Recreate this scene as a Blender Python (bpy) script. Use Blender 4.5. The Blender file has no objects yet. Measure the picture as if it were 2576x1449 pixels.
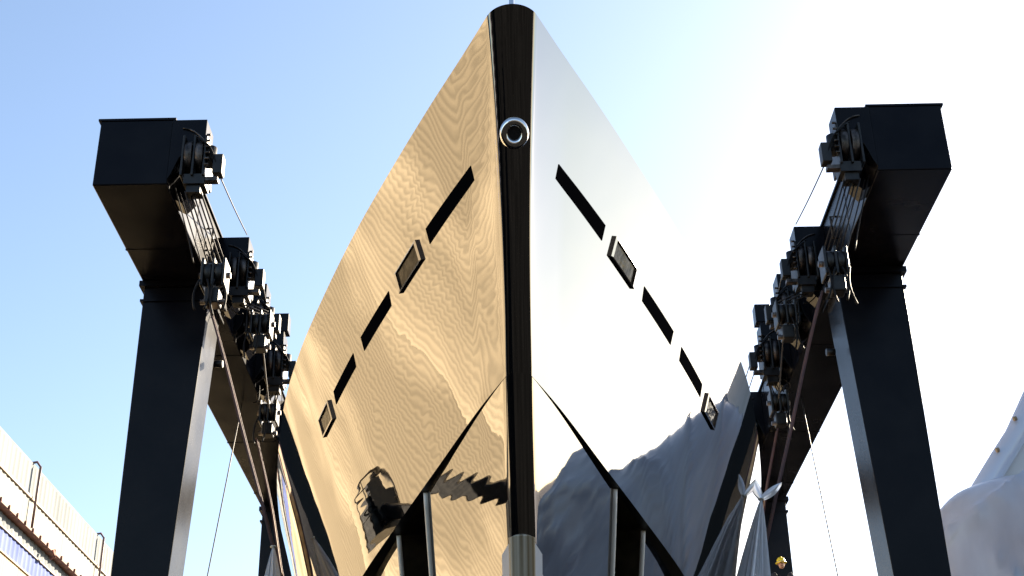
import bpy, math, random
from mathutils import Vector, Matrix
R = math.radians
random.seed(7)
scene = bpy.context.scene
C = scene.collection


# ------------------------------------------------------------------ camera
cam_d = bpy.data.cameras.new('camera'); cam = bpy.data.objects.new('camera', cam_d); C.objects.link(cam)
cam_d.sensor_width = 36; cam_d.lens = 36*3505/2576; cam_d.clip_start = .05; cam_d.clip_end = 6000
cam.matrix_world = Matrix.Translation((-.05, 0, 1.6)) @ Matrix.Rotation(R(90+27.4), 4, 'X') @ Matrix.Rotation(R(-1.1), 4, 'Z')
scene.camera = cam

# ------------------------------------------------------------------ sky and sun
SUN_EL, SUN_AZ = 25.0, 42.0          # azimuth clockwise from +Y (the boat's length), sun low on the right
world = bpy.data.worlds.new('World'); scene.world = world; world.use_nodes = True
wt = world.node_tree
sky = wt.nodes.new('ShaderNodeTexSky'); sky.sky_type = 'NISHITA'; sky.sun_disc = False
sky.sun_elevation = R(SUN_EL); sky.sun_rotation = R(SUN_AZ)
sky.altitude = 0; sky.air_density = 1.0; sky.dust_density = 1.0; sky.ozone_density = 1.0
bg = wt.nodes['Background']; bg.inputs['Strength'].default_value = .06
wt.links.new(sky.outputs[0], bg.inputs['Color'])
sun_d = bpy.data.lights.new('sun', 'SUN'); sun_d.energy = 5.0; sun_d.angle = R(.5); sun_d.color = (1, .86, .66)
sun = bpy.data.objects.new('sun', sun_d); C.objects.link(sun)
sdir = Vector((math.sin(R(SUN_AZ))*math.cos(R(SUN_EL)), math.cos(R(SUN_AZ))*math.cos(R(SUN_EL)), math.sin(R(SUN_EL))))
sun.rotation_euler = sdir.to_track_quat('Z', 'Y').to_euler(); sun.location = sdir*60
vs = scene.view_settings
vs.view_transform = 'Standard'; vs.look = 'None'; vs.gamma = 1; vs.use_curve_mapping = False; vs.exposure = 2.28

# ------------------------------------------------------------------ helpers
class MB:
    """collects shapes; build() links them as one mesh object"""
    def __init__(s): s.v = []; s.f = []; s.sm = []
    def face(s, idx, smooth=False): s.f.append(tuple(idx)); s.sm.append(smooth)
    def box(s, x0, x1, y0, y1, z0, z1):
        x0, x1 = sorted((x0, x1)); y0, y1 = sorted((y0, y1)); z0, z1 = sorted((z0, z1))
        b = len(s.v)
        s.v += [(x0,y0,z0),(x1,y0,z0),(x1,y1,z0),(x0,y1,z0),(x0,y0,z1),(x1,y0,z1),(x1,y1,z1),(x0,y1,z1)]
        for q in ((0,3,2,1),(4,5,6,7),(0,1,5,4),(1,2,6,5),(2,3,7,6),(3,0,4,7)): s.face([b+i for i in q])
        return s
    def obox(s, c, ax, ay, az):
        """oriented box: centre and three half-axis vectors"""
        c, ax, ay, az = map(Vector, (c, ax, ay, az)); b = len(s.v)
        for k in (-1, 1):
            for i, j in ((-1,-1),(1,-1),(1,1),(-1,1)): s.v.append(tuple(c+ax*i+ay*j+az*k))
        for q in ((0,3,2,1),(4,5,6,7),(0,1,5,4),(1,2,6,5),(2,3,7,6),(3,0,4,7)): s.face([b+i for i in q])
        return s
    def tube(s, pts, r, n=8, cap=True, r1=None):
        pts = [Vector(p) for p in pts]; b = len(s.v); up = Vector((0, 0, 1)); m = len(pts)
        for i, p in enumerate(pts):
            d = (pts[min(i+1, m-1)]-pts[max(i-1, 0)]).normalized()
            a = d.cross(up if abs(d.z) < .95 else Vector((0, 1, 0))).normalized(); c = d.cross(a)
            rr = r if r1 is None else r+(r1-r)*i/(m-1)
            for k in range(n):
                t = 2*math.pi*k/n; s.v.append(tuple(p+(a*math.cos(t)+c*math.sin(t))*rr))
        for i in range(m-1):
            for k in range(n):
                s.face((b+i*n+k, b+i*n+(k+1)%n, b+(i+1)*n+(k+1)%n, b+(i+1)*n+k), True)
        if cap:
            s.face([b+k for k in range(n)][::-1]); s.face([b+(m-1)*n+k for k in range(n)])
        return s
    def cyl(s, p, q, r, n=16): return s.tube([p, q], r, n)
    def prism(s, poly, y0, y1):
        """polygon in XZ pulled along Y"""
        b = len(s.v); n = len(poly)
        for y in (y0, y1): s.v += [(x, y, z) for x, z in poly]
        s.face([b+i for i in range(n)]); s.face([b+n+i for i in range(n)][::-1])
        for i in range(n): s.face((b+i, b+(i+1)%n, b+n+(i+1)%n, b+n+i))
        return s
    def grid(s, rows, smooth=True, flip=False, skip=None, close=False):
        b = len(s.v); m = len(rows[0])
        for r in rows: s.v += [tuple(p) for p in r]
        for i in range(len(rows)-1):
            for j in range(m if close else m-1):
                if skip and skip(i, j): continue
                j2 = (j+1) % m
                q = (b+i*m+j, b+i*m+j2, b+(i+1)*m+j2, b+(i+1)*m+j)
                s.face(q[::-1] if flip else q, smooth)
        return s
    def mesh(s, name, mat, bevel=0):
        me = bpy.data.meshes.new(name); me.from_pydata(s.v, [], s.f)
        me.polygons.foreach_set('use_smooth', s.sm)
        if bevel or any(True for _ in ()):
            pass
        if mat: me.materials.append(mat)
        me.update(); return me
    def build(s, name, mat, parent=None, bevel=0, recalc=True):
        me = s.mesh(name, mat)
        if recalc:
            import bmesh
            bm = bmesh.new(); bm.from_mesh(me); bmesh.ops.recalc_face_normals(bm, faces=bm.faces[:]); bm.to_mesh(me); bm.free()
        o = bpy.data.objects.new(name, me); C.objects.link(o)
        if parent: here(o, parent)
        if bevel:
            md = o.modifiers.new('bevel', 'BEVEL'); md.width = bevel; md.segments = 2; md.limit_method = 'ANGLE'; md.angle_limit = R(40)
        return o
def tag(o, label, cat, group=None):
    o['label'] = label; o['category'] = cat
    if group: o['group'] = group
    return o
def empty(name, loc, label=None, cat=None, group=None):
    o = bpy.data.objects.new(name, None); C.objects.link(o); o.location = loc; o.empty_display_size = .3
    if label: tag(o, label, cat, group)
    return o
def here(o, parent):
    """parent without moving: parents stand unrotated at their base"""
    o.parent = parent; o.matrix_parent_inverse = Matrix.Translation(-Vector(parent.location)); return o


# ---- HULL GEOMETRY (pure maths) ----
CAM_H = 1.6
def pchip(xs, ys):
    n = len(xs); h = [xs[i+1]-xs[i] for i in range(n-1)]; d = [(ys[i+1]-ys[i])/h[i] for i in range(n-1)]
    m = [d[0]] + [0]*(n-2) + [d[-1]]
    for i in range(1, n-1):
        if d[i-1]*d[i] > 0:
            w1 = 2*h[i]+h[i-1]; w2 = h[i]+2*h[i-1]
            m[i] = (w1+w2)/(w1/d[i-1]+w2/d[i])
    def f(x):
        if x <= xs[0]: return ys[0]+m[0]*(x-xs[0])
        if x >= xs[-1]: return ys[-1]+m[-1]*(x-xs[-1])
        i = 0
        while x > xs[i+1]: i += 1
        t = (x-xs[i])/h[i]; t2 = t*t; t3 = t2*t
        return (2*t3-3*t2+1)*ys[i]+(t3-2*t2+t)*h[i]*m[i]+(-2*t3+3*t2)*ys[i+1]+(t3-t2)*h[i]*m[i+1]
    return f
NA, NF = 14, 130          # columns round the stem, columns along the flank
Y_END = 40.0
def smooth_curve(apex, r, pts, zf):
    """half plan curve: rounded stem of radius r at Y=apex, then the flank through pts (Y, X); zf gives the height at Y"""
    ys = [p[0] for p in pts]; xs = [p[1] for p in pts]
    f = pchip(ys, xs)
    s0 = (f(ys[0]+.05)-f(ys[0]))/.05
    ang = math.pi/2-math.atan(s0)
    # the arc ends on the flank line: slide the arc so that it meets pts[0] tangentially
    cy = ys[0]+r*math.cos(ang); cx = xs[0]-r*math.sin(ang)
    out = []
    for i in range(NA):
        a = ang*i/NA
        yy = cy-r*math.cos(a); xx = r*math.sin(a)+cx*(i/NA)
        out.append((xx, yy))
    for i in range(NF+1):
        q = (i/NF)**1.7
        yy = ys[0]+(Y_END-ys[0])*q
        out.append((f(yy), yy))
    return [(x, y, zf(y)) for x, y in out]
DECK_PTS = [(10.64, .24), (11.1, .465), (11.87, .855), (12.97, 1.385), (14.07, 1.885), (15.26, 2.37), (16.5, 2.83), (17.8, 3.22), (19.54, 3.58), (20.7, 3.76), (22, 3.88), (25, 3.98), (40, 4.0)]
CHINE_PTS = [(12.56, .13), (13.2, .43), (14.4, .95), (15.7, 1.49), (17.0, 2.0), (19, 2.62), (22, 3.25), (26, 3.55), (40, 3.65)]
chz = pchip([12.3, 12.56, 14.4, 17.0, 19, 22, 26, 40], [5.56, 5.53, 5.2, 4.78, 4.5, 4.25, 4.1, 4.0])
KEEL_PTS = [(15.98, .085), (17, .36), (18, .66), (20, 1.3), (23, 2.1), (28, 2.8), (40, 3.0)]
def sheer(y): return 8.47-.13*(y-10.5) if y < 24 else 6.715-.05*(y-24)
def make_lines():
    D = smooth_curve(10.5, .27, DECK_PTS, lambda y: sheer(y)+CAM_H)
    C = smooth_curve(12.4, .13, CHINE_PTS, lambda y: chz(y)+CAM_H)
    K = smooth_curve(15.9, .1, KEEL_PTS, lambda y: .8+CAM_H)
    L = []
    for x, y, z in C:
        w = max(0, min(.30, .036*(y-12.6)))
        L.append((max(x-w, x*.9), y+.15*w, z+.01))
    M = []
    for x, y, z in K:
        M.append((0.0, y, 1.2+(z-1.2)*math.exp(-max(0, y-15.9)/1.1)))
    return D, C, L, K, M
def lerp3(a, b, t): return tuple(a[i]+(b[i]-a[i])*t for i in range(3))
LINES = make_lines()
def col(line, u):
    u = max(0, min(len(line)-1.0001, u)); i = int(u); return lerp3(line[i], line[i+1], u-i)
def flank(u, s):
    """upper flank: u = column (0 at the stem), s = 0 at the chine, 1 at the deck edge; starboard side, x > 0"""
    c = col(LINES[1], u); d = col(LINES[0], u)
    p = lerp3(c, d, s)
    k = .05*math.sin(math.pi*s)*min(1, u/NA/2)
    return (p[0]-k, p[1], p[2])
def lower(u, s):
    """lower flank: s = 0 at the inner edge of the chine, 1 at the bilge line"""
    a = col(LINES[2], u); b = col(LINES[3], u)
    p = lerp3(a, b, s)
    k = .10*math.sin(math.pi*s)*min(1, max(0, u-NA)/50)
    return (p[0]+k, p[1], p[2])
# ---- END HULL GEOMETRY ----

# ------------------------------------------------------------------ materials
def principled(name, col, rough=.5, metal=0.0, **kw):
    m = bpy.data.materials.new(name); m.use_nodes = True; b = m.node_tree.nodes['Principled BSDF']
    b.inputs['Base Color'].default_value = (*col, 1); b.inputs['Roughness'].default_value = rough; b.inputs['Metallic'].default_value = metal
    for k, v in kw.items(): b.inputs[k].default_value = v
    return m
def noise_col(m, c0, c1, scale, detail=4, lo=.35, hi=.65, stretch=(1, 1, 1), rough=None):
    """procedural tone variation in object space, with matching roughness variation"""
    nt = m.node_tree; N = nt.nodes; b = N['Principled BSDF']
    tc = N.new('ShaderNodeTexCoord'); mp = N.new('ShaderNodeMapping'); mp.inputs['Scale'].default_value = stretch
    nz = N.new('ShaderNodeTexNoise'); nz.inputs['Scale'].default_value = scale; nz.inputs['Detail'].default_value = detail
    rp = N.new('ShaderNodeValToRGB'); rp.color_ramp.elements[0].position = lo; rp.color_ramp.elements[1].position = hi
    rp.color_ramp.elements[0].color = (*c0, 1); rp.color_ramp.elements[1].color = (*c1, 1)
    nt.links.new(tc.outputs['Object'], mp.inputs[0]); nt.links.new(mp.outputs[0], nz.inputs['Vector'])
    nt.links.new(nz.outputs['Fac'], rp.inputs[0]); nt.links.new(rp.outputs[0], b.inputs['Base Color'])
    if rough:
        mr = N.new('ShaderNodeMapRange'); mr.inputs['To Min'].default_value = rough[0]; mr.inputs['To Max'].default_value = rough[1]
        nt.links.new(nz.outputs['Fac'], mr.inputs['Value']); nt.links.new(mr.outputs[0], b.inputs['Roughness'])
    return nz
def bump(m, scale, strength, dist, detail=2, stretch=(1, 1, 1), extra=None):
    nt = m.node_tree; N = nt.nodes; b = N['Principled BSDF']
    tc = N.new('ShaderNodeTexCoord'); mp = N.new('ShaderNodeMapping'); mp.inputs['Scale'].default_value = stretch
    nz = N.new('ShaderNodeTexNoise'); nz.inputs['Scale'].default_value = scale; nz.inputs['Detail'].default_value = detail
    bp = N.new('ShaderNodeBump'); bp.inputs['Strength'].default_value = strength; bp.inputs['Distance'].default_value = dist
    nt.links.new(tc.outputs['Object'], mp.inputs[0]); nt.links.new(mp.outputs[0], nz.inputs['Vector'])
    nt.links.new(nz.outputs['Fac'], bp.inputs['Height']); nt.links.new(bp.outputs[0], b.inputs['Normal'])
    return bp

HULL_WAVE = .0055
WAVE = (2.8, .00042)
M_hull = principled('mirror_hull_paint', (.275, .272, .275), .02, 1.0)
def hull_finish(m):
    # long fairing waves plus fine horizontal long-board ripples that come and go
    nt = m.node_tree; N = nt.nodes; b = N['Principled BSDF']; L = nt.links
    tc = N.new('ShaderNodeTexCoord')
    nz = N.new('ShaderNodeTexNoise'); nz.inputs['Scale'].default_value = .8; nz.inputs['Detail'].default_value = 2
    mp = N.new('ShaderNodeMapping'); mp.inputs['Scale'].default_value = (.25, .25, 1)
    wv = N.new('ShaderNodeTexWave'); wv.bands_direction = 'Z'; wv.inputs['Scale'].default_value = WAVE[0]; wv.inputs['Distortion'].default_value = 2.2; wv.inputs['Detail'].default_value = 2.5; wv.inputs['Detail Scale'].default_value = 1.2
    mk = N.new('ShaderNodeTexNoise'); mk.inputs['Scale'].default_value = .75; mk.inputs['Detail'].default_value = 3
    rp = N.new('ShaderNodeMapRange'); rp.inputs['From Min'].default_value = .42; rp.inputs['From Max'].default_value = .66
    mul = N.new('ShaderNodeMath'); mul.operation = 'MULTIPLY'
    b1 = N.new('ShaderNodeBump'); b1.inputs['Strength'].default_value = 1; b1.inputs['Distance'].default_value = HULL_WAVE
    b2 = N.new('ShaderNodeBump'); b2.inputs['Strength'].default_value = 1; b2.inputs['Distance'].default_value = WAVE[1]
    L.new(tc.outputs['Object'], nz.inputs['Vector']); L.new(tc.outputs['Object'], mk.inputs['Vector']); L.new(tc.outputs['Object'], mp.inputs[0]); L.new(mp.outputs[0], wv.inputs['Vector'])
    # the port side (x < 0) has the stronger ripples; starboard's are cut down to match the image
    sx = N.new('ShaderNodeSeparateXYZ'); ps = N.new('ShaderNodeMapRange'); ps.inputs['From Min'].default_value = -.25; ps.inputs['From Max'].default_value = .25; ps.inputs['To Min'].default_value = 1; ps.inputs['To Max'].default_value = .08
    m2 = N.new('ShaderNodeMath'); m2.operation = 'MULTIPLY'
    L.new(tc.outputs['Object'], sx.inputs[0]); L.new(sx.outputs['X'], ps.inputs['Value']); L.new(rp.outputs[0], m2.inputs[0]); L.new(ps.outputs[0], m2.inputs[1])
    L.new(mk.outputs['Fac'], rp.inputs['Value']); L.new(wv.outputs['Fac'], mul.inputs[0]); 
    fy = N.new('ShaderNodeMapRange'); fy.inputs['From Min'].default_value = 16.5; fy.inputs['From Max'].default_value = 19; fy.inputs['To Min'].default_value = 1; fy.inputs['To Max'].default_value = 0
    m3 = N.new('ShaderNodeMath'); m3.operation = 'MULTIPLY'; L.new(sx.outputs['Y'], fy.inputs['Value']); L.new(m2.outputs[0], m3.inputs[0]); L.new(fy.outputs[0], m3.inputs[1]); L.new(m3.outputs[0], mul.inputs[1])
    L.new(nz.outputs['Fac'], b1.inputs['Height']); L.new(mul.outputs[0], b2.inputs['Height']); L.new(b1.outputs[0], b2.inputs['Normal']); L.new(b2.outputs[0], b.inputs['Normal'])
hull_finish(M_hull)
M_black = principled('black_glass', (.003, .003, .004), .2, 0, **{'Specular IOR Level': .0})
M_chine = principled('antifouling_and_shade_black', (.006, .006, .007), .35)  # bottom paint; also stands in for shade under the chine and in the hawse
M_chrome = principled('polished_stainless', (.72, .71, .69), .06, 1.0)
M_satin = principled('stainless_painted_sheen', (.7, .66, .55), .3, .25); noise_col(M_satin, (.28, .21, .12), (.82, .77, .64), 11, detail=2, stretch=(2.2, 0, .02), rough=(.25, .5))  # gold and bright reflection streaks painted into the colour
M_portglass = principled('bronze_port_glass', (.03, .02, .012), .12, 0, **{'Specular IOR Level': .25, 'IOR': 1.3}); bump(M_portglass, 6, .6, .02)
M_portframe = principled('dark_port_frame', (.30, .30, .32), .12, 1.0)
M_pale = principled('pale_flange', (.62, .63, .66), .35)
M_tape = principled('grey_tape', (.45, .44, .42), .5)
M_rail = principled('pale_rub_rail', (.82, .78, .70), .35)
M_pocket = principled('dark_pocket_steel', (.05, .043, .032), .3, .6); noise_col(M_pocket, (.03, .026, .02), (.09, .075, .05), 2.5)
M_navy = principled('navy_lift_paint', (.004, .004, .006), .25, 0, **{'IOR': 1.2})
noise_col(M_navy, (.003, .003, .005), (.007, .007, .009), 1.3, rough=(.18, .32))
M_steel = principled('greasy_dark_steel', (.015, .014, .013), .45, .4); noise_col(M_steel, (.005, .0045, .0045), (.02, .018, .016), 7, rough=(.3, .6))
M_rope = principled('wire_rope', (.028, .022, .02), .55, .4)
M_hose = principled('rubber_hose', (.006, .006, .007), .6, 0, **{'Specular IOR Level': .15})
M_gear = principled('worn_galvanised', (.1, .09, .085), .5, .8); noise_col(M_gear, (.02, .017, .015), (.12, .10, .09), 9, rough=(.3, .6))
M_web = principled('cream_webbing', (.55, .38, .2), .6); noise_col(M_web, (.42, .27, .14), (.66, .48, .27), 2.2, stretch=(1, 1, 3)); 
def translucent(m, w):
    nt = m.node_tree; N = nt.nodes; b = N['Principled BSDF']; t = N.new('ShaderNodeBsdfTranslucent'); mx = N.new('ShaderNodeMixShader'); mx.inputs[0].default_value = w
    for l in list(nt.links):
        if l.to_socket == b.inputs['Base Color']: nt.links.new(l.from_socket, t.inputs['Color'])
    nt.links.new(b.outputs[0], mx.inputs[1]); nt.links.new(t.outputs[0], mx.inputs[2]); nt.links.new(mx.outputs[0], N['Material Output'].inputs['Surface'])
translucent(M_web, .5)
M_hill = principled('hazy_hillside', (.15, .135, .16), .9); noise_col(M_hill, (.10, .09, .11), (.21, .185, .21), .02, detail=8)  # distance haze put into the hill colour
M_webred = principled('dark_red_webbing', (.07, .022, .016), .65); noise_col(M_webred, (.045, .014, .011), (.10, .035, .024), 3)
M_film = principled('clear_white_film', (.82, .82, .83), .22, 0, **{'Transmission Weight': .35, 'IOR': 1.3, 'Subsurface Weight': .0})
bump(M_film, 5, .5, .02, 3, (1, 1, .3))
M_wrap = principled('white_shrink_film', (.42, .43, .47), .3, 0, **{'Coat Weight': .3, 'Coat Roughness': .15}); noise_col(M_wrap, (.47, .46, .51), (.64, .65, .71), .8, stretch=(1, 1, .4)); bump(M_wrap, 1.4, .5, .05, 4, (1, 1, .35))
M_wrapedge = principled('bluish_film_edge', (.66, .70, .82), .18, 0, **{'Coat Weight': .4}); bump(M_wrapedge, 3, .4, .03)
M_panel = principled('grey_film_panel', (.60, .58, .57), .35); noise_col(M_panel, (.55, .53, .51), (.66, .63, .62), 1.2, stretch=(1, 1, .3))
M_clad = principled('cream_cladding', (.70, .57, .38), .5); noise_col(M_clad, (.37, .30, .20), (.72, .585, .39), .16, detail=3, lo=.40, hi=.60)  # broad lighter patches in the colour give the mirrored flank a glow
M_cladbrown = principled('tan_cladding', (.50, .42, .30), .5); noise_col(M_cladbrown, (.42, .345, .245), (.58, .49, .36), .5, stretch=(1, 1, .25))
M_cladwhite = principled('pale_cladding', (.25, .25, .235), .5); noise_col(M_cladwhite, (.32, .32, .29), (.42, .42, .39), .6, stretch=(1, 1, .25))
M_cladgrey = principled('grey_cladding', (.13, .142, .155), .5); noise_col(M_cladgrey, (.20, .212, .218), (.26, .277, .287), .7, stretch=(1, 1, .3))
M_bluestrip = principled('pale_blue_strip', (.07, .10, .26), .4); noise_col(M_bluestrip, (.13, .16, .34), (.18, .215, .42), .6)
for _m in (M_clad, M_cladbrown, M_cladwhite, M_cladgrey, M_bluestrip): _m.node_tree.nodes['Principled BSDF'].inputs['Specular IOR Level'].default_value = 0
M_rust = principled('rust_red_flashing', (.16, .06, .04), .7); noise_col(M_rust, (.10, .036, .024), (.22, .09, .06), 4)
M_gutter = principled('tan_gutter', (.30, .21, .12), .5); noise_col(M_gutter, (.24, .17, .10), (.34, .25, .15), 3)
M_pipe = principled('maroon_downpipe', (.13, .07, .065), .5)
M_dark = principled('charcoal_cladding', (.022, .021, .022), .6); noise_col(M_dark, (.016, .015, .016), (.03, .029, .03), .5)
M_darkdoor = principled('dark_roller_door', (.03, .03, .033), .5)
M_asphalt = principled('yard_asphalt', (.02, .02, .019), .9, 0, **{'Specular IOR Level': .0}); noise_col(M_asphalt, (.006, .006, .006), (.012, .0119, .0117), .35, detail=8); 
M_kerb = principled('quay_concrete', (.32, .30, .27), .8); noise_col(M_kerb, (.24, .22, .20), (.38, .36, .33), 1.2)
M_deck = principled('teak_deck', (.30, .19, .10), .6)
M_white = principled('white_gelcoat', (.75, .75, .74), .2)
M_tyre = principled('tyre_rubber', (.02, .02, .02), .8)
M_yellow = principled('yellow_helmet', (.75, .56, .02), .3)
M_skin = principled('skin', (.33, .17, .11), .5, 0, **{'Subsurface Weight': .1})
M_cloth = principled('navy_workwear', (.012, .014, .022), .85); noise_col(M_cloth, (.009, .01, .016), (.02, .022, .032), 12)
M_hair = principled('dark_hair', (.012, .009, .007), .7)
M_goggle = principled('pale_ear_band', (.55, .55, .56), .4)

# ------------------------------------------------------------------ the setting: ground
g = MB(); n = 40
g.grid([[(-1500+3000*i/n, -1500+3000*j/n, 0) for j in range(n+1)] for i in range(n+1)], smooth=False, flip=True)
o = g.build('ground', M_asphalt); o['kind'] = 'structure'

# ------------------------------------------------------------------ the shed along the left of the yard
SX = -20.0
shed = empty('boat_shed', (SX-15, 70, 0), 'long cream corrugated shed with rust-red flashing and blue strip at left edge', 'shed')
BAY, Y0B, NB0, NB1 = 9.72, 54.4, -4, 7
def rib_mesh(name, z0, z1, mat, depth, pitch):
    """one bay of rolled cladding: rounded vertical ribs"""
    m = MB(); k = int(round(BAY/pitch)); rows = [[], []]; n = 8
    for i in range(k*n+1):
        y = min(max(i*pitch/n, .006), BAY-.006); d = depth*(.5-.5*math.cos(2*math.pi*i/n))**1.6
        rows[0].append((d, y, z0)); rows[1].append((d, y, z1))
    m.grid(rows, smooth=True); return m.mesh(name, mat)
bands = [('wall_panel', .0, 5.40, M_clad, 0, .013, .243), ('wall_panel', 5.44, 17.64, M_clad, 0, .013, .243),
         ('blue_panel', 17.70, 18.52, M_bluestrip, -.02, .034, .486), ('wall_panel', 18.58, 19.08, M_cladgrey, 0, .034, .486),
         ('pale_panel', 19.20, 20.46, M_cladwhite, .10, .036, .486), ('parapet_panel', 20.58, 21.86, M_cladgrey, .06, .036, .486)]
for nm, z0, z1, mt, xo, dp, pt in bands:
    me = rib_mesh(nm, z0, z1, mt, dp, pt)
    for k in range(NB0, NB1):
        p = bpy.data.objects.new(nm, me); C.objects.link(p); p.location = (SX+xo, Y0B+k*BAY, 0); here(p, shed)
YA, YB = Y0B+NB0*BAY, Y0B+NB1*BAY
MB().box(SX-30, SX-.06, YA, YB, 0, 21.7).build('wall_core', M_cladgrey, shed)
MB().box(SX-30.3, SX+.05, YA-.2, YB+.2, 21.78, 22.0).build('roof', M_cladgrey, shed)
MB().box(SX-.02, SX+.20, YA, YB, 20.475, 20.565).build('gutter', M_gutter, shed)
MB().box(SX-.02, SX+.38, YA, YB, 19.095, 19.185).build('flashing', M_rust, shed)
m = MB()
for i in range(int((YB-YA)/.97)):
    y = YA+i*.97; m.box(SX+.37, SX+.45, y, y+.08, 19.08, 19.24)
o = m.build('flashing_clips', M_rust, shed); o['kind'] = 'stuff'
for k in range(NB0, NB1+1):
    y = Y0B+k*BAY
    d = MB(); d.tube([(SX-.1, y, 22.06), (SX+.15, y, 22.1), (SX+.32, y, 21.87), (SX+.32, y, 20.7), (SX+.31, y, 19.28)], .055, 10)
    d.build('downpipe', M_pipe, shed)
MB().tube([(SX+.44, Y0B+2.5, 19.1), (SX+.55, Y0B+2.5, 18.8), (SX+.36, Y0B+2.5, 18.73)], .065, 8).build('bracket_hook', M_rust, shed)
for zz in (17.67, 18.55):
    MB().box(SX-.03, SX+.075, YA, YB, zz-.024, zz+.024).build('joint_strip', M_gutter, shed)

# ------------------------------------------------------------------ dark hall added behind the camera, unseen, to blacken the stem reflection
hall = empty('added_dark_hall', (5, -30, 0), 'added dark hall behind the camera, unseen, to blacken the reflection in the stem', 'hall')
MB().box(-14, 34, -52, -26, 0, 15).build('wall', M_dark, hall)
for i in range(5):
    x = -11+i*9
    dd = MB().box(x, x+6.4, -26, -25.88, 0, 9).build('roller_door', M_darkdoor, hall)
    for j in range(9): MB().box(x+.1, x+6.3, -25.88, -25.84, .1+j, .95+j).build('slat', M_darkdoor, dd)
MB().box(-14.4, 34.4, -52.4, -25.6, 15, 15.5).build('roof', M_dark, hall)

# ------------------------------------------------------------------ hills added out of view, ridge shaped for the reflection in the hull
hp = pchip([-180, -60, 0, 22, 36, 44, 50, 53, 55, 57, 60, 75, 110, 180], [1.5, 2.0, 5, 11, 11.5, 8.8, 6.6, 5.0, 3.3, 2.0, .9, .7, 1.0, 1.5])
rh = random.Random(11); rows = []
for i in range(361):
    az = -180+i; e = hp(az)*(1+.05*math.sin(az*.9)+.04*math.sin(az*2.3+1)+.05*(rh.random()-.5)); a = R(az)
    hz = math.tan(R(e))*520
    rows.append([(math.sin(a)*r_, math.cos(a)*r_, hz*k*(1+.1*math.sin(az*3.1+r_))-2) for r_, k in ((330, 0), (390, .22), (440, .5), (490, .8), (520, 1), (700, .6), (900, 0))])
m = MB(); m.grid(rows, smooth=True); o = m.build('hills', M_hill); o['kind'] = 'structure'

# ------------------------------------------------------------------ the yacht
yacht = empty('yacht', (0, 18, 0), 'mirror-polished yacht bow with slanted dark windows, slung in a boat lift', 'yacht')
NU = NA+NF
def mir(p, s): return (p[0]*s, p[1], p[2])
def both(fn, s): return [mir(fn(abs(u), s), -1 if u < 0 else 1) for u in range(-NU+1, NU)]
def normal_of(fn, u, s, side):
    e = .05; a = Vector(fn(u+e, s))-Vector(fn(u-e, s)); b = Vector(fn(u, min(1, s+.01)))-Vector(fn(u, max(0, s-.01)))
    nn = a.cross(b).normalized()
    if nn.x < 0: nn = -nn
    return Vector((nn.x*side, nn.y, nn.z))
NS = 36
m = MB(); m.grid([both(flank, i/NS) for i in range(NS+1)], smooth=True); hull_top = m.build('topsides', M_hull, yacht)
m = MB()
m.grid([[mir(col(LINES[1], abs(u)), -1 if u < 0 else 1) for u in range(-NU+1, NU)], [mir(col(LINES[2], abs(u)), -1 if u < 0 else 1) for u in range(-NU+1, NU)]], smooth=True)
m.build('chine_step', M_chine, yacht)  # shade on the underside of the step put in as black
PU0, PU1, PS = 44, 51, .52
NL = 50; ipk = int(PS*NL)
def skip(i, j):
    u = j-(NU-1); uu = u if u >= 0 else -u-1
    return i < ipk and PU0 <= uu < PU1
m = MB(); m.grid([both(lower, i/NL) for i in range(NL+1)], smooth=True, skip=skip); low = m.build('lower_hull', M_hull, yacht)
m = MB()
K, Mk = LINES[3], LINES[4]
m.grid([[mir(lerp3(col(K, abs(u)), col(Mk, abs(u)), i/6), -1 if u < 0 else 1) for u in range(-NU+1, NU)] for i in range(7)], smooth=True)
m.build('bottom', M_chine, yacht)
# transom, deck and bulwark
u = NU-1.001
ring = [flank(u, i/8) for i in range(9)][::-1]+[lower(u, i/8) for i in range(9)]+[lerp3(col(K, u), col(Mk, u), 1)]
m = MB(); b = [mir(p, 1) for p in ring]+[mir(p, -1) for p in ring[::-1][1:]]
m.v += b; m.face(range(len(b))); m.build('transom', M_hull, yacht)
D = LINES[0]
def inset(u, w, dz):
    p = col(D, u); q = col(D, min(u+.3, NU-1)); r = col(D, max(u-.3, 0))
    t = Vector((q[0]-r[0], q[1]-r[1], 0)); t = t.normalized() if t.length > 1e-6 else Vector((1, 0, 0))
    nx, ny = -t.y, t.x
    if nx > 0: nx, ny = -nx, -ny
    if u < .3: nx, ny = 0, 1
    return (max(0, p[0]+nx*w), p[1]+ny*w, p[2]+dz)
cols = [0]+[i for i in range(2, NU, 2)]
ucols = [-c for c in cols[::-1][:-1]]+cols
ins = lambda w, dz: [mir(inset(abs(u), w, dz), -1 if u < 0 else 1) for u in ucols]
m = MB(); m.grid([ins(0, 0), ins(.03, .025), ins(.12, .025), ins(.14, -.02), ins(.15, -.10)], smooth=True); m.build('bulwark', M_hull, yacht)
m = MB()
a = ins(.149, -.095)
h = len(a)//2
m.grid([a[:h+1], [(0, p[1], p[2]+.03) for p in a[:h+1]], a[h:][::-1]], smooth=False); m.build('foredeck', M_deck, yacht)
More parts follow.
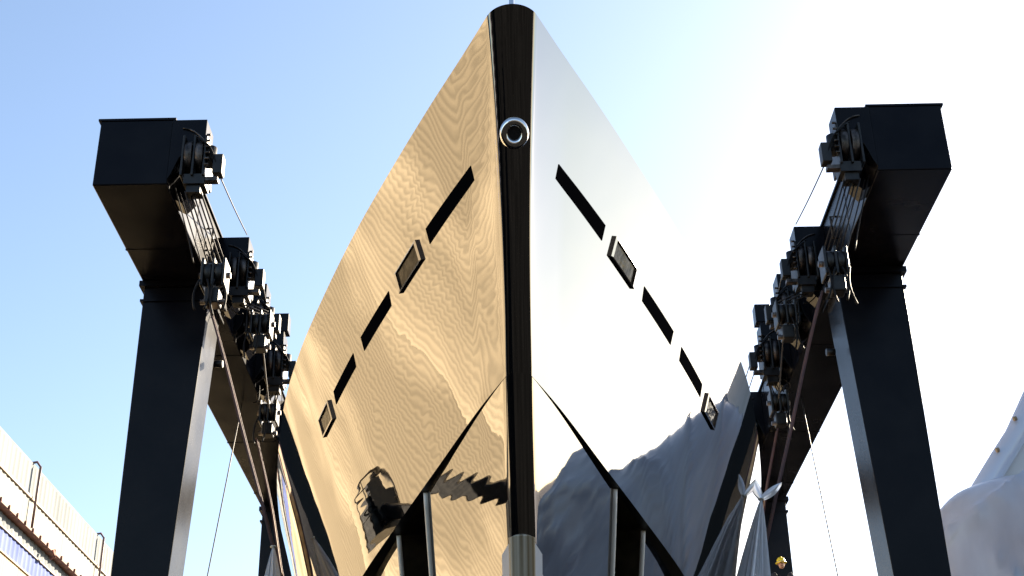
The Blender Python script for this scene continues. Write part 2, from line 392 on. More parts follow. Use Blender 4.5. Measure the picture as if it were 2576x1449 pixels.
# deckhouse standing well aft of the bow
dh = MB()
def dhrow(z, y0, w, k): return [(-w, y0+6, z), (-w, y0+2.2, z), (-w*.55, y0+.5, z), (0, y0, z), (w*.55, y0+.5, z), (w, y0+2.2, z), (w, y0+6, z), (w, 38, z), (-w, 38, z)]
dh.grid([dhrow(7.9, 26, 2.7, 0), dhrow(9.2, 27, 2.55, 0), dhrow(10.1, 28.2, 2.3, 0), dhrow(10.2, 28.8, 1.8, 0)], smooth=False, close=True); dh.face([27+i for i in range(9)])
dh.build('deckhouse', M_white, yacht)
MB().tube([(0, 10.86, 9.98), (0, 10.84, 10.2), (0, 10.80, 11.6)], .027, 10).build('flagstaff', M_chrome, yacht)

# windows: black flush panes and framed opening ports, the same on both sides
PANES = [[(26.8, .697), (26.16, .647), (37.4, .653), (37.88, .709)], [(46.17, .70), (46.06, .65), (52.09, .65), (52.36, .703)], [(54.24, .697), (54.13, .647), (59.13, .647), (59.19, .696)]]  # pane and port corners taken from image pixels, ray-cast onto the hull offline
PORTS = [[(39.77, .716), (39.07, .641), (43.96, .641), (44.45, .713)], [(60.37, .697), (59.99, .619), (62.68, .622), (63.11, .697)]]
def bil(q, a, b):
    return tuple((q[0][k]*(1-a)+q[3][k]*a)*(1-b)+(q[1][k]*(1-a)+q[2][k]*a)*b for k in (0, 1))
def on(fn, q, a, b, off, side):
    u, s = bil(q, a, b); p = Vector(mir(fn(u, s), side)); return tuple(p+normal_of(fn, u, s, side)*off)
def patch(fn, q, off, side, na=10, nb=4, skirt=.03):
    m = MB()
    rows = [[on(fn, q, i/na, j/nb, off, side) for j in range(nb+1)] for i in range(na+1)]
    m.grid(rows, smooth=True)
    rim = [(i/na, 0) for i in range(na+1)]+[(1, j/nb) for j in range(1, nb+1)]+[(1-i/na, 1) for i in range(1, na+1)]+[(0, 1-j/nb) for j in range(1, nb)]
    m.grid([[on(fn, q, a, b, off, side) for a, b in rim], [on(fn, q, a, b, off-skirt, side) for a, b in rim]], smooth=False, close=True)
    return m
def shrink(q, fa, fb):
    return [bil(q, fa, fb), bil(q, fa, 1-fb), bil(q, 1-fa, 1-fb), bil(q, 1-fa, fb)]
for side in (-1, 1):
    for q in PANES:
        w = patch(flank, q, .006, side).build('window', M_black, yacht)
    for q in PORTS:
        n_ = 8
        rim = [(i/n_, 0) for i in range(n_)]+[(1, i/n_) for i in range(n_)]+[(1-i/n_, 1) for i in range(n_)]+[(0, 1-i/n_) for i in range(n_)]
        qi = shrink(q, .07, .06)
        m = MB()
        rings = [[on(flank, q, a, b, -.02, side) for a, b in rim], [on(flank, q, a, b, .03, side) for a, b in rim],
                 [on(flank, qi, a, b, .034, side) for a, b in rim], [on(flank, qi, a, b, .012, side) for a, b in rim]]
        m.grid(rings, smooth=False, close=True)
        f = m.build('port_frame', M_portframe, yacht)
        patch(flank, qi, .014, side, 6, 6).build('port_glass', M_portglass, f)

# hawse ring on the stem
ns = Vector((0, -1, -.66)).normalized(); t1 = Vector((1, 0, 0)); t2 = ns.cross(t1).normalized()
hc = Vector((0, 11.14, 9.04))
def torus(c, n, a, b, R1, r, nn=32, k=12):
    rows = []
    for i in range(nn+1):
        t = 2*math.pi*i/nn; d = a*math.cos(t)+b*math.sin(t)
        rows.append([tuple(c+d*(R1+r*math.cos(2*math.pi*j/k))+n*(r*math.sin(2*math.pi*j/k))) for j in range(k+1)])
    return rows
m = MB(); m.grid(torus(hc+ns*.03, ns, t1, t2*1.1, .098, .042)); hr = m.build('hawse_ring', M_chrome, yacht)
m = MB(); m.tube([hc+ns*.04, hc-ns*.3], .105, 24); m.build('hawse_hole', M_chine, hr)  # black plug stands in for the dark inside the hole
# stainless sleeve at the foot of the stem
def lowoff(u, s, off):
    sd = -1 if u < 0 else 1; u = abs(u)
    p = Vector(mir(lower(u, s), sd)); n = normal_of(lower, max(u, .2), s, sd)
    if u < .2: n = Vector((0, -1, -.7)).normalized()
    return tuple(p+n*off)
NG = NA-1
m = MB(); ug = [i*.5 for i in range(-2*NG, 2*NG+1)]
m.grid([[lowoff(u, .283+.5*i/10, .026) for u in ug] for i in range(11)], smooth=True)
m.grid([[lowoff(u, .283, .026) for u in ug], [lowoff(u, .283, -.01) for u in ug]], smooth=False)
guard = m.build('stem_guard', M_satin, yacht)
for sd in (-1, 1):
    m = MB()
    def wg(i, k): 
        s = .292+.49*i/10
        p = Vector(lowoff(sd*(NA-1.5), s, .024)); q = Vector(lowoff(sd*(NA+5.5), s+.012, .035)); return tuple(p.lerp(q, k))
    m.grid([[wg(i, 0), wg(i, 1)] for i in range(11)], smooth=False)
    m.grid([[tuple(Vector(wg(i, 1))+Vector((0, .0, 0))), tuple(Vector(wg(i, 1))+Vector((-sd*.03, .05, 0)))] for i in range(11)], smooth=False)
    m.build('guard_flange', M_pale, guard)
    q = [(NA+9, .335), (NA+9, .375), (NA+29, .47), (NA+29, .43)]
    q = [(NA+6, .33), (NA+6, .36), (NA+32, .52), (NA+32, .49)]
    patch(lower, q, .006, sd, 14, 2, .02).build('tape_strip', M_tape, yacht)
# anchor pockets under the chine, with pale rub rails
for sd in (-1, 1):
    inw = Vector((-sd*.42, .22, .05))
    def pp(u, i, k): return tuple(Vector(mir(lower(u, i/NL), sd))+inw*k)
    us = list(range(PU0, PU1+1)); rim = [(u, 0) for u in us]+[(PU1, i) for i in range(1, ipk+1)]+[(u, ipk) for u in us[::-1][1:]]+[(PU0, i) for i in range(ipk-1, 0, -1)]
    m = MB()
    m.grid([[pp(u, i, 0) for u, i in rim], [pp(u, i, 1) for u, i in rim]], smooth=False, close=True)
    m.grid([[pp(u, i, 1) for u in us] for i in range(ipk+1)], smooth=False)
    pk = m.build('anchor_pocket', M_pocket, yacht)
    for s_ in (.10, .21, .33):
        m = MB(); a, b = Vector(pp(PU0, s_*NL, .96)), Vector(pp(PU1, s_*NL+1.5, .96))
        m.tube([a, b], .025, 6); m.build('stiffener', M_pocket, pk)
    for u in (PU0-.15, PU1+.15):
        m = MB(); pts = [Vector(mir(lower(u, max(0, s_)), sd))+normal_of(lower, u, s_, sd)*.012 for s_ in [PS*i/16 for i in range(17)]]
        m.tube(pts, .030, 8); m.build('rub_rail', M_rail, pk)

# ------------------------------------------------------------------ the travel lift
LX = .13
lift = empty('travel_lift', (LX, 26, 0), 'dark navy four-legged boat lift straddling the yacht, with hoists along both beams', 'boat lift')
LS = 1.18
BZ0, BZ1, BIN, BOUT, BY0, BY1 = 12.2, 13.3, 5.10, 6.17, 17.0, 34.6
for sd in (-1, 1):
    X = lambda x, sd=sd: LX+sd*x
    bm_ = MB().box(X(BIN), X(BOUT), BY0, BY1, BZ0, BZ1).build('beam', M_navy, lift, bevel=.015)
    MB().box(X(BIN-.035), X(BOUT+.035), BY0-.012, BY1, BZ1, BZ1+.035).build('top_flange', M_navy, bm_)
    for y in (18.9, 22.9, 27.2, 30.4):
        MB().box(X(BIN-.006), X(BOUT+.006), y, y+.03, BZ0-.006, BZ1-.01).build('weld_seam', M_navy, bm_)
    # legs
    for y0, y1 in ((20.0, 20.85), (31.4, 32.2)):
        lm = MB(); zt = BZ0-.10
        lm.v += [(X(xx), yy, zz) for zz, xi in ((1.745, 5.56), (zt, 5.06)) for xx, yy in ((xi, y0), (6.14, y0), (6.14, y1), (xi, y1))]
        for q in ((0, 3, 2, 1), (4, 5, 6, 7), (0, 1, 5, 4), (1, 2, 6, 5), (2, 3, 7, 6), (3, 0, 4, 7)): lm.face(q)
        lg = lm.build('leg', M_navy, lift, bevel=.012)
        MB().box(X(4.98), X(6.21), y0-.07, y1+.07, BZ0-.10, BZ0-.003).build('leg_flange', M_navy, lg)
        MB().box(X(5.0), X(6.18), y0-.03, y1+.03, BZ0-.36, BZ0-.32).build('leg_collar', M_navy, lg)
        bg_ = MB().box(X(5.3), X(6.5), y0-1.2, y1+1.2, 1.145, 1.745).build('bogie', M_navy, lift, bevel=.02)
        for yy in (y0-.75, y1+.75):
            wm = MB(); cxw = X(5.9)
            rows = []
            for i in range(25):
                t = 2*math.pi*i/24; rows.append([(cxw+dx, yy+math.cos(t)*r_*.85, .91+math.sin(t)*r_*.85) for dx, r_ in ((-.24, .45), (-.24, .7), (-.18, .78), (.18, .78), (.24, .7), (.24, .45))])
            wm.grid(rows, smooth=False); wl = wm.build('wheel', M_tyre, bg_)
    MB().box(X(5.6), X(6.1), 20.85+1.2, 31.4-1.2, 1.25, 1.74).build('sill_beam', M_navy, lift)
MB().box(LX-BIN, LX+BIN, 33.0, 34.2, BZ0-.1+.25, BZ1-.1).build('cross_beam', M_navy, lift, bevel=.015)

def curve(a, b, sag, n=10, side=0):
    a, b = Vector(a), Vector(b); return [a.lerp(b, i/n)+Vector((side*math.sin(math.pi*i/n), 0, -sag*math.sin(math.pi*i/n))) for i in range(n+1)]
rnd = random.Random(3)
def hoist(sd, Y, kind, zlow, xlow=.78):
    X = lambda xi: LX+sd*(BIN-xi)
    top = BZ1-.02
    # bracket arm reaching inward from the beam
    if kind == 'full':
        poly = [(0, top), (.50, top), (.50, top-.42), (.30, top-.50), (.14, top-.66), (.05, top-.92), (0, top-1.02)]
    else:
        poly = [(0, top), (.52, top), (.52, top-.26), (.44, top-.30), (.22, top-.42), (.1, top-.85), (0, top-1.0)]
    br = MB().prism([(X(x), z) for x, z in poly], Y-.03, Y+.42).build('hoist_bracket', M_navy, lift, bevel=.008)
    lug = MB().prism([(X(x), z) for x, z in ((-.02, top-.60), (.16, top-.55), (.27, top-.70), (.25, top-.98), (.12, top-1.13), (0, top-1.06))], Y+.46, Y+.80).build('bracket_lug', M_navy, br)
    if kind == 'post':
        MB().box(X(.28), X(.58), Y+.02, Y+.3, top+.037, top+.42).build('post', M_navy, br, bevel=.01)
    if kind == 'pulley':
        h = MB(); h.box(X(.42), X(.50), Y+.1, Y+.16, top-.75, top-.26); h.build('hanger', M_steel, br)
        MB().cyl((X(.41), Y+.13, top-.85), (X(.51), Y+.13, top-.85), .13, 16).build('pulley', M_steel, br)
        MB().tube(curve((X(.46), Y+.13, top-.98), (X(.40), Y+1.6, top-1.75), .0), .012, 6).build('pulley_line', M_rope, br)
    # upper block: cheek plates with sheaves
    ub = empty('upper_block', (X(.42), Y+.2, top-.5)); here(ub, lift); ub.location = (X(.42), Y+.2, top-.5)
    def part(m, nm, mt, **k):
        o = m.build(nm, mt, None, **k); o.parent = ub; o.matrix_parent_inverse = Matrix.Translation((-X(.42), -(Y+.2), -(top-.5))); return o
    for dx in (.20, .36, .52):
        part(MB().prism([(X(dx), top-.34), (X(dx+.035), top-.34), (X(dx+.035), top-1.02), (X(dx), top-1.02)], Y-.14, Y+.38), 'cheek_plate', M_steel, bevel=.01)
    for dx in (.245, .405):
        part(MB().cyl((X(dx), Y+.1, top-.62), (X(dx+.10), Y+.1, top-.62), .27, 22), 'sheave', M_gear)
    part(MB().cyl((X(.16), Y+.1, top-.62), (X(.66), Y+.1, top-.62), .05, 12), 'axle', M_gear)
    part(MB().box(X(.26), X(.56), Y-.10, Y+.20, top-1.14, top-.98), 'rope_guide', M_steel)
    part(MB().box(X(.30), X(.50), Y-.06, Y+.14, top-1.26, top-1.12), 'rope_anchor', M_steel)
    # winch motor with fittings
    part(MB().cyl((X(.60), Y-.02, top-.80), (X(.60), Y-.02, top-.50), .085, 14), 'winch_motor', M_steel)
    part(MB().box(X(.66), X(.80), Y-.12, Y+.06, top-.98, top-.66), 'valve_box', M_steel, bevel=.01)
    part(MB().box(X(.56), X(.74), Y-.08, Y+.04, top-1.08, top-1.02), 'motor_foot', M_gear)
    for k in range(5):
        a = (X(.34+.05*k), Y-.12-.02*k, top-.32-.05*k); b_ = (X(.60+.03*k), Y-.10, top-.70-.04*k)
        part(MB().tube(curve(a, b_, -.07-.03*rnd.random(), 8), .013, 6), 'hose', M_hose)
    part(MB().tube(curve((X(.16), Y-.05, top-.16), (X(.52), Y-.06, top-.42), -.06, 8), .012, 6), 'conduit', M_gear)
    for k in range(6):
        part(MB().cyl((X(.55), Y-.16, top-.36-.1*k), (X(.61), Y-.16, top-.36-.1*k), .018, 6), 'bolt', M_gear)
    if zlow is None: return
    # falls of wire rope to the travelling block
    for k in range(5):
        xt = .27+.055*k; xb = xlow-.12+.06*k
        part(MB().tube([(X(xt), Y+.02+.06*(k % 2), top-1.2), (X(xb), Y+.12+.05*(k % 2), zlow+.26)], .0125, 6), 'wire_rope', M_rope)
    part(MB().tube([(X(.12), Y+.3, top-1.05), (X(xlow-.3), Y+.3, zlow+.5), (X(xlow-.16), Y+.22, zlow+.1)], .011, 6), 'wire_rope', M_rope)
    part(MB().tube(curve((X(.06), Y+.25, top-1.0), (X(xlow-.34), Y+.22, zlow+.3), .12, 10, sd*-.05), .010, 6), 'control_cable', M_hose)
    lb = empty('travelling_block', (X(xlow), Y+.15, zlow)); here(lb, lift)
    def lp(m, nm, mt, **k):
        o = m.build(nm, mt, None, **k); o.parent = lb; o.matrix_parent_inverse = Matrix.Translation((-X(xlow), -(Y+.15), -zlow)); return o
    for dx in (-.17, -.02, .13):
        lp(MB().box(X(xlow+dx), X(xlow+dx+.04), Y-.02, Y+.32, zlow-.18, zlow+.26), 'cheek_plate', M_steel, bevel=.015)
    for dx in (-.12, .03):
        lp(MB().cyl((X(xlow+dx), Y+.15, zlow+.06), (X(xlow+dx+.09), Y+.15, zlow+.06), .17, 18), 'sheave', M_steel)
    lp(MB().cyl((X(xlow-.22), Y+.15, zlow+.05), (X(xlow+.22), Y+.15, zlow+.05), .045, 10), 'axle', M_gear)
    lp(MB().box(X(xlow-.10), X(xlow+.10), Y+.03, Y+.27, zlow-.42, zlow-.18), 'yoke', M_steel, bevel=.02)
    lp(MB().cyl((X(xlow-.17), Y+.15, zlow-.36), (X(xlow+.17), Y+.15, zlow-.36), .04, 10), 'sling_pin', M_gear)
    for k in range(4 if Y < 18 else 2):
        a = (X(xlow-.16+.1*k), Y-.04, zlow-.1); b_ = (X(xlow-.2+.13*k), Y-.02, zlow-.55-.12*rnd.random())
        lp(MB().tube(curve(a, b_, 0, 10, (.05 if k % 2 else -.05)), .015, 6), 'hose', M_hose)
HOISTS = [(17.0, 'full', 10.72), (20.5, 'full', 11.66), (22.2, 'pulley', None), (24.2, 'post', 11.62), (27.6, 'full', 11.3)]
for sd in (-1, 1):
    for Y, kind, zl in HOISTS: hoist(sd, Y, kind, zl, .30 if Y == 24.2 else .78)
    X = lambda x, sd=sd: LX+sd*x
    MB().tube(curve((X(BIN-.76), 17.0, 12.30), (X(BIN-.45), 20.5, 13.34), .02), .011, 6).build('stay_wire', M_rope, lift)
    MB().tube(curve((X(BIN-.76), 20.5, 12.5), (X(BIN-.5), 22.4, 12.95), .03), .011, 6).build('stay_wire', M_rope, lift)
    for dz in (0, -.35):
        MB().tube(curve((X(BIN-.74), 24.2, 12.55+dz), (X(BIN-1.35), 26.6, 10.9+dz*.6), .03), .010, 6).build('stay_wire', M_rope, lift)
    # small handles and lamp brackets on the inner faces
    MB().tube([(X(BIN), 19.6, 12.55), (X(BIN-.09), 19.6, 12.55), (X(BIN-.09), 19.6, 12.95), (X(BIN), 19.6, 12.95)], .02, 6).build('grab_handle', M_steel, lift)
    MB().tube([(X(BIN), 26.0, 12.55), (X(BIN-.09), 26.0, 12.55), (X(BIN-.09), 26.0, 12.95), (X(BIN), 26.0, 12.95)], .02, 6).build('grab_handle', M_steel, lift)
    MB().tube(curve((X(BIN+.0), 17.5, 12.62), (X(BIN+.0), 19.6, 12.6), .02), .006, 6).build('cable_run', M_hose, lift)
    # cable clips on leg
    MB().cyl((X(4.99), 20.4, 10.9), (X(4.85), 20.4, 10.9), .06, 10).build('pulley_boss', M_steel, lift)
# work platform on the right rear leg
pf = MB().box(LX+4.9, LX+6.8, 29.9, 31.36, 8.80, 8.86).build('work_platform', M_steel, lift)
for x, y in ((4.94, 29.94), (6.76, 29.94), (6.76, 31.3), (5.85, 29.94)):
    MB().cyl((LX+x, y, 8.86), (LX+x, y, 9.6), .025, 8).build('stanchion', M_steel, pf)
for z in (9.25, 9.6):
    MB().tube([(LX+4.94, 29.94, z), (LX+6.76, 29.94, z), (LX+6.76, 31.3, z)], .022, 8).build('handrail', M_steel, pf)
lift.scale = (LS, LS, LS); lift.location = (.162, 30.68, -.288)  # whole lift scaled up about the camera position; location worked out from that
for o in lift.children: o.matrix_parent_inverse = Matrix.Translation((-LX, -26, 0)) if o.matrix_parent_inverse is not None else o.matrix_parent_inverse

# guy lines hanging from the beams to the yard
def guy(name, label, a, b): return tag(MB().tube(curve(a, b, .04, 8), .014, 6).build(name, M_rope), label, 'cable', 'thin cables beside the lift legs')
guy('guy_cable', 'thin steel cable dropping beside the left rear lift leg', (-6.28, 29.5, 14.09), (-7.9, 29.5, .0))
guy('guy_cable', 'thin steel cable dropping beside the right rear lift leg', (6.50, 29.5, 14.09), (7.6, 29.5, .0))

# ------------------------------------------------------------------ slings under the hull
def strap(name, half, w, label):
    """half: path of (x, y, z) from the block down the side to the keel; the strap runs on up the other side"""
    path = [(-x, y, z) for x, y, z in half]+[(x, y, z) for x, y, z in half[::-1][1:]]
    t = empty(name, path[len(path)//2], label, 'sling', 'lifting slings')
    n = len(path); f3 = [pchip(list(range(n)), [p[k] for p in path]) for k in range(3)]
    N = (n-1)*8; pts = [Vector([f3[k](i/8) for k in range(3)]) for i in range(N+1)]
    def strip(a0, a1, th, nm, mt):
        m = MB(); rows = []
        for i, c in enumerate(pts):
            d = (pts[min(i+1, N)]-pts[max(i-1, 0)]).normalized(); sd_ = Vector((0, 1, 0)); sd_ = (sd_-d*sd_.dot(d)).normalized(); nn = d.cross(sd_)
            rows.append([tuple(c+sd_*a0-nn*th), tuple(c+sd_*a0+nn*th), tuple(c+sd_*a1+nn*th), tuple(c+sd_*a1-nn*th)])
        m.grid(rows, smooth=False, close=True); return m.build(nm, mt, t)
    strip(-w*.5, -w*.36, .016, 'edge_band', M_webred); strip(w*.36, w*.5, .016, 'edge_band', M_webred)
    m = MB(); rows = []
    for i, c in enumerate(pts):
        d = (pts[min(i+1, N)]-pts[max(i-1, 0)]).normalized(); sd_ = Vector((0, 1, 0)); sd_ = (sd_-d*sd_.dot(d)).normalized()
        rows.append([tuple(c-sd_*w*.37), tuple(c+sd_*w*.37)])
    m.grid(rows, smooth=True); m.build('webbing', M_web, t)
    return t
strap('lifting_sling', [(5.02, 20.4, 11.95), (4.72, 20.4, 11.05), (4.24, 20.4, 9.5), (3.93, 20.4, 8.53), (3.62, 20.4, 7.54), (3.06, 20.4, 6.0), (2.1, 20.4, 3.4), (1.0, 20.4, 1.7), (0, 20.4, 1.05)], .26, 'front cream and dark red webbing sling, nearest the bow')
strap('lifting_sling', [(5.74, 28.8, 12.87), (5.31, 28.8, 11.27), (4.95, 28.8, 9.6), (4.35, 28.8, 7.9), (3.95, 28.8, 5.8), (3.4, 28.8, 3.4), (1.6, 28.8, 1.5), (0, 28.8, 1.05)], .26, 'rear dark red webbing sling, behind the front sling')

# ------------------------------------------------------------------ plastic film tied round the slings
def film(name, label, knot, foot, ears, seed):
    rr = random.Random(seed); k = Vector(knot); f = Vector(foot)
    t = empty(name, f, label, 'plastic film', 'film tied on the slings')
    n = 96; rows = []
    ph = [rr.random()*6.28 for _ in range(6)]
    for i in range(25):
        s = i/24; c = k.lerp(f, s); rad = .025+.72*s**.85
        row = []
        for j in range(n):
            a = 2*math.pi*j/n
            pl = 1+.13*math.sin(11*a+ph[0]+.6*s)+.09*math.sin(17*a+ph[1]-.8*s)+.10*math.sin(5*a+ph[2]+s)+.05*math.sin(29*a+ph[3])
            row.append((c.x+rad*.34*pl*math.cos(a), c.y+rad*.9*pl*math.sin(a), c.z+.06*s*math.sin(7*a+ph[4])))
        rows.append(row)
    m = MB(); m.grid(rows, smooth=True, close=True); m.build('skirt', M_film, t)
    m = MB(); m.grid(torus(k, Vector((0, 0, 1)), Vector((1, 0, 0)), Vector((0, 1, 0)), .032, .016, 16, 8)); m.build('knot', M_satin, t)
    for dx, dz, w, tw in ears:
        m = MB(); rows = []
        for i in range(13):
            s = i/12; c = k+Vector((dx*s, -.03*s+.04*math.sin(3*s), dz*s)); ww = w*(math.sin(math.pi*min(1, .08+.86*s)))**.8
            dv = Vector((dz, .5*tw, -dx)).normalized()
            rows.append([tuple(c+dv*ww*(j/4-.5)+Vector((0, .03*math.cos(j*1.8+tw), 0))) for j in range(5)])
        m.grid(rows, smooth=True); m.build('tied_end', M_film, t)
film('plastic_film', 'clear white film with two loose ends tied to right sling', (3.57, 19.75, 8.24), (3.22, 19.6, 6.5), [(-.10, .36, .17, .3), (.32, .24, .15, -.4)], 5)
film('plastic_film', 'greyish gathered film tied to left sling at lower left', (-3.60, 19.75, 7.66), (-3.5, 19.6, 6.0), [], 9)

# ------------------------------------------------------------------ shrink-wrapped boat at the right
wb = empty('wrapped_boat', (16, 28.5, 0), 'large boat shrouded in white shrink film at right edge', 'wrapped boat')
wtop = pchip([8.2, 8.7, 9.4, 10.4, 12, 16, 20, 24, 30], [9.0, 10.6, 11.2, 11.4, 11.3, 9.6, 7.6, 5, 3])
wwid = pchip([8.2, 8.5, 9.2, 10.4, 12, 16, 30], [.05, .6, 1.3, 2.1, 2.9, 3.6, 3.7])
rows = []
for i in range(111):
    x = 8.2+9.4*(i/110)**1.3; zt = wtop(x); w = wwid(x); row = []
    for j in range(61):
        t = -1+2*j/60          # round the section from the near foot over the top to the far foot
        a = (1-abs(t))*math.pi/2*1.0
        yy = 28.5+math.copysign(1, t)*w*max(0, math.cos(a))**.5*(1-.25*(1-abs(math.sin(a)))**2); zz = 2.0+(zt-2.0)*max(0, math.sin(a))**.55
        cu = math.hypot((x-15.5)*.8, (zz-5.2)*1.0)*1.5
        d = .22*(1-abs(math.sin(cu*1.7+.5*math.sin(x*.8))))**7+.10*(1-abs(math.sin(cu*2.9+1.3*math.sin(x*.6+1))))**6
        row.append((x-.2*d, yy+math.copysign(1, t)*d*math.cos(a), zz+d*math.sin(a)*.7))
    rows.append(row)
m = MB(); m.grid(rows, smooth=True); fc = m.build('film_cover', M_wrap, wb)
# raked upper works under film
m = MB()
def rake(y, k, dx): return (9.78+1.68*k+dx, y, 11.3+2.36*k)
m.v += [rake(28.5, -.2, .3), rake(28.5, 2, .3), (14, 28.5, 15.8), (14, 28.5, 10.7), rake(31, -.2, 1.4), rake(31, 2, 1.4), (14, 31, 15.8), (14, 31, 10.7)]
for q in ((0, 1, 2, 3), (4, 7, 6, 5), (0, 4, 5, 1), (1, 5, 6, 2), (2, 6, 7, 3), (3, 7, 4, 0)): m.face(q)
m.build('upper_panel', M_panel, wb)
m = MB(); pts = [Vector(rake(28.4, -.5+k/10*2.5, .14))+Vector((-.05*math.sin(k*1.3), 0, .03*math.cos(k*2.1))) for k in range(11)]
m.tube(pts, .24, 14); ed = m.build('film_edge', M_wrapedge, wb)
for k, dx in ((.32, -.19), (.62, -.19), (.98, .27), (.52, .3)):
    m = MB(); p = Vector(rake(28.15, k, .14+dx)); m.cyl(p+Vector((-.03, 0, 0)), p+Vector((.03, .0, .02)), .05, 10); m.build('tie_button', M_gutter, ed)
for x in (10.5, 13, 15.5): MB().box(x, x+.4, 26.5, 30.5, 0, 2.3).build('cradle', M_steel, wb)

# ------------------------------------------------------------------ boom lift added out of view, to mirror a dark streak in port flank
bl = empty('added_boom_lift', (-10.6, 16.5, 0), 'added dark boom lift left of the yacht, out of view, for a dark streak in the gold flank', 'boom lift')
MB().box(-11.8, -9.5, 14.6, 18.4, .55, 1.15).build('chassis', M_steel, bl, bevel=.06)
for x in (-11.85, -9.45):
    for y in (15.3, 17.7):
        m = MB(); rows = [[(x+dx, y+math.cos(2*math.pi*i/24)*r_, .55+math.sin(2*math.pi*i/24)*r_) for dx, r_ in ((-.18, .3), (-.18, .48), (-.12, .55), (.12, .55), (.18, .48), (.18, .3))] for i in range(25)]
        m.grid(rows, smooth=False); m.build('wheel', M_tyre, bl)
MB().cyl((-10.65, 16.5, 1.15), (-10.65, 16.5, 1.45), .7, 24).build('turntable', M_gear, bl)
MB().box(-11.4, -9.9, 15.0, 17.2, 1.45, 2.5).build('counterweight', M_steel, bl, bevel=.1)
def boom(a, b, w, h, nm):
    a, b = Vector(a), Vector(b); d = b-a; L_ = d.length/2; d.normalize(); sx_ = d.cross(Vector((0, 0, 1))).normalized(); up_ = sx_.cross(d)
    return MB().obox((a+b)/2, d*L_, sx_*w, up_*h).build(nm, M_steel, bl, bevel=.03)
boom((-10.65, 16.2, 2.2), (-10.6, 18.4, 5.7), .20, .24, 'lower_boom')
boom((-10.6, 18.2, 5.7), (-10.4, 21.9, 7.45), .17, .20, 'upper_boom')
boom((-10.42, 21.6, 7.32), (-10.35, 23.1, 7.95), .13, .15, 'fly_boom')
MB().cyl((-10.85, 18.3, 5.7), (-10.4, 18.3, 5.7), .3, 18).build('elbow_joint', M_gear, bl)
bk = MB().box(-11.2, -9.6, 23.0, 23.9, 7.55, 7.65).build('basket_floor', M_steel, bl)
for x, y in ((-11.15, 23.05), (-9.65, 23.05), (-11.15, 23.85), (-9.65, 23.85)):
    MB().cyl((x, y, 7.65), (x, y, 8.6), .03, 8).build('basket_post', M_steel, bk)
for z in (8.1, 8.6):
    MB().tube([(-11.15, 23.05, z), (-9.65, 23.05, z), (-9.65, 23.85, z), (-11.15, 23.85, z), (-11.15, 23.05, z)], .03, 8).build('basket_rail', M_steel, bk)
MB().box(-11.12, -9.68, 23.07, 23.83, 7.66, 8.3).build('basket_screen', M_steel, bk)
MB().box(-10.8, -10.0, 22.95, 23.2, 7.7, 8.5).build('control_box', M_steel, bk)

# ------------------------------------------------------------------ the worker on the lift platform
px, py, pz = 6.90, 36.0, 10.167
person = empty('person', (px, py, pz), 'worker in yellow helmet and dark workwear beside the right rear leg', 'person')
person.scale = (1.06, 1.06, 1.06)
def loft(name, sections, mat, parent, n=16):
    """continuous surface through elliptical sections: (centre, rx, ry)"""
    m = MB(); rows = [[(c[0]+rx*math.cos(2*math.pi*k/n), c[1]+ry*math.sin(2*math.pi*k/n), c[2]) for k in range(n)] for c, rx, ry in sections]
    m.grid(rows, smooth=True, close=True); m.face(range(n)); b = (len(rows)-1)*n; m.face([b+k for k in range(n)])
    o = m.build(name, mat, None); o.parent = parent; return o
def limb(m, pts, rads, n=12):
    pts = [Vector(p) for p in pts]; b = len(m.v); rows = []
    for i, p in enumerate(pts):
        d = (pts[min(i+1, len(pts)-1)]-pts[max(i-1, 0)]).normalized(); a = d.cross(Vector((0, 1, 0))); a = a.normalized() if a.length > .1 else Vector((1, 0, 0)); c = d.cross(a)
        rows.append([tuple(p+(a*math.cos(2*math.pi*k/n)+c*math.sin(2*math.pi*k/n))*rads[i]) for k in range(n)])
    m.grid(rows, smooth=True, close=True); m.face([b+k for k in range(n)]); m.face([b+(len(pts)-1)*n+k for k in range(n)])
body = MB(); nb = 20
secs = [((0, 0, .86), .17, .12), ((0, 0, .95), .18, .13), ((0, .0, 1.08), .165, .12), ((0, -.01, 1.22), .19, .13), ((0, -.01, 1.34), .21, .125), ((0, 0, 1.42), .20, .105), ((0, 0, 1.47), .13, .08), ((0, -.01, 1.51), .065, .065), ((0, -.02, 1.56), .058, .062)]
body.grid([[(c[0]+rx*math.cos(2*math.pi*k/nb), c[1]+ry*math.sin(2*math.pi*k/nb), c[2]) for k in range(nb)] for c, rx, ry in secs], smooth=True, close=True)
for s in (-1, 1):
    limb(body, [(s*.09, 0, .92), (s*.10, 0, .70), (s*.105, -.01, .48), (s*.105, .01, .26), (s*.105, .01, .07), (s*.105, -.08, .04)], [.10, .092, .068, .062, .05, .045])
    limb(body, [(s*.17, 0, 1.41), (s*.235, 0, 1.32), (s*.26, -.02, 1.16), (s*.25, -.14, 1.02), (s*.22, -.30, 1.0), (s*.21, -.36, 1.0)], [.07, .062, .05, .045, .036, .03])
import bmesh as _b
o = body.build('body', M_cloth, None); o.parent = person
rmd = o.modifiers.new('weld', 'REMESH'); rmd.mode = 'VOXEL'; rmd.voxel_size = .022; rmd.use_smooth_shade = True
hd = loft('head', [((0, -.03, 1.53), .03, .04), ((0, -.04, 1.545), .055, .07), ((0, -.03, 1.59), .068, .088), ((0, -.025, 1.64), .075, .095), ((0, -.02, 1.70), .074, .096), ((0, -.015, 1.745), .05, .07)], M_skin, person)
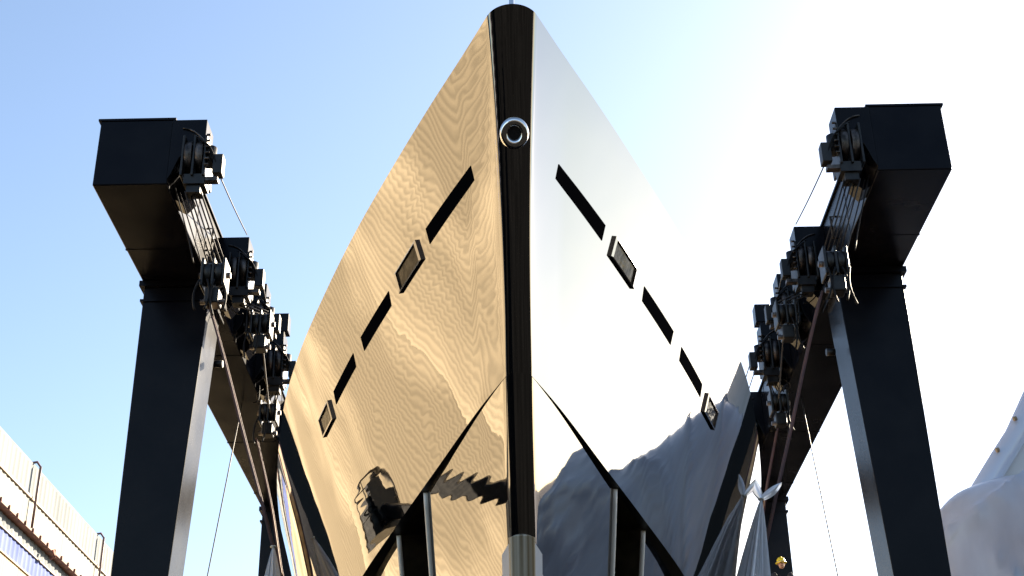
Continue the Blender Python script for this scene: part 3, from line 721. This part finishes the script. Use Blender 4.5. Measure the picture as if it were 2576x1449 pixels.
for s in (-1, 1):
    m = MB(); m.tube([(s*.076, -.01, 1.665), (s*.086, 0, 1.64), (s*.078, -.008, 1.615)], .014, 6); e = m.build('ear', M_skin, None); e.parent = hd
    m = MB(); m.obox((s*.03, -.115, 1.65), (.014, 0, 0), (0, .006, 0), (0, 0, .006)); e = m.build('eye', M_hair, None); e.parent = hd
m = MB(); m.tube([(0, -.118, 1.655), (0, -.14, 1.618), (0, -.118, 1.61)], .012, 6); e = m.build('nose', M_skin, None); e.parent = hd
m = MB(); m.obox((0, -.112, 1.582), (.022, 0, 0), (0, .006, 0), (0, 0, .004)); e = m.build('mouth', M_hair, None); e.parent = hd
loft('hair', [((0, .02, 1.60), .05, .075), ((0, .01, 1.64), .077, .092), ((0, .0, 1.69), .079, .1)], M_hair, person)
hs = [((0, -.02, 1.665), .135, .165), ((0, -.02, 1.672), .137, .167), ((0, -.01, 1.680), .112, .135), ((0, -.01, 1.73), .108, .13), ((0, -.008, 1.78), .09, .11), ((0, -.005, 1.81), .06, .075), ((0, -.005, 1.822), .02, .03)]
hel = loft('helmet', hs, M_yellow, person, 24)
m = MB(); m.tube([(0, -.135, 1.70), (0, -.10, 1.80), (0, 0, 1.835), (0, .09, 1.79), (0, .12, 1.72)], .012, 6); e = m.build('helmet_ridge', M_yellow, None); e.parent = hel
m = MB(); m.grid(torus(Vector((0, -.01, 1.688)), Vector((0, 0, 1)), Vector((.113, 0, 0)), Vector((0, .137, 0)), 1.0, .008, 24, 6)); e = m.build('helmet_band', M_goggle, None); e.parent = hel
for s in (-1, 1):
    m = MB(); hx = s*.21
    limb(m, [(hx, -.35, 1.0), (hx, -.40, 1.0), (hx, -.44, .995)], [.03, .04, .034], 8)
    for f in range(4):
        xo = hx+(-.03+.02*f); L_ = (.065, .075, .07, .055)[f]
        limb(m, [(xo, -.43, 1.0), (xo, -.43-L_*.5, 1.0), (xo, -.43-L_*.75, .985-.01), (xo, -.43-L_*.8, .955)], [.011, .010, .009, .008], 6)
    limb(m, [(hx-s*.03, -.38, .995), (hx-s*.055, -.41, .985), (hx-s*.05, -.44, .97)], [.014, .012, .010], 6)
    o = m.build('hand', M_skin, None); o.parent = person
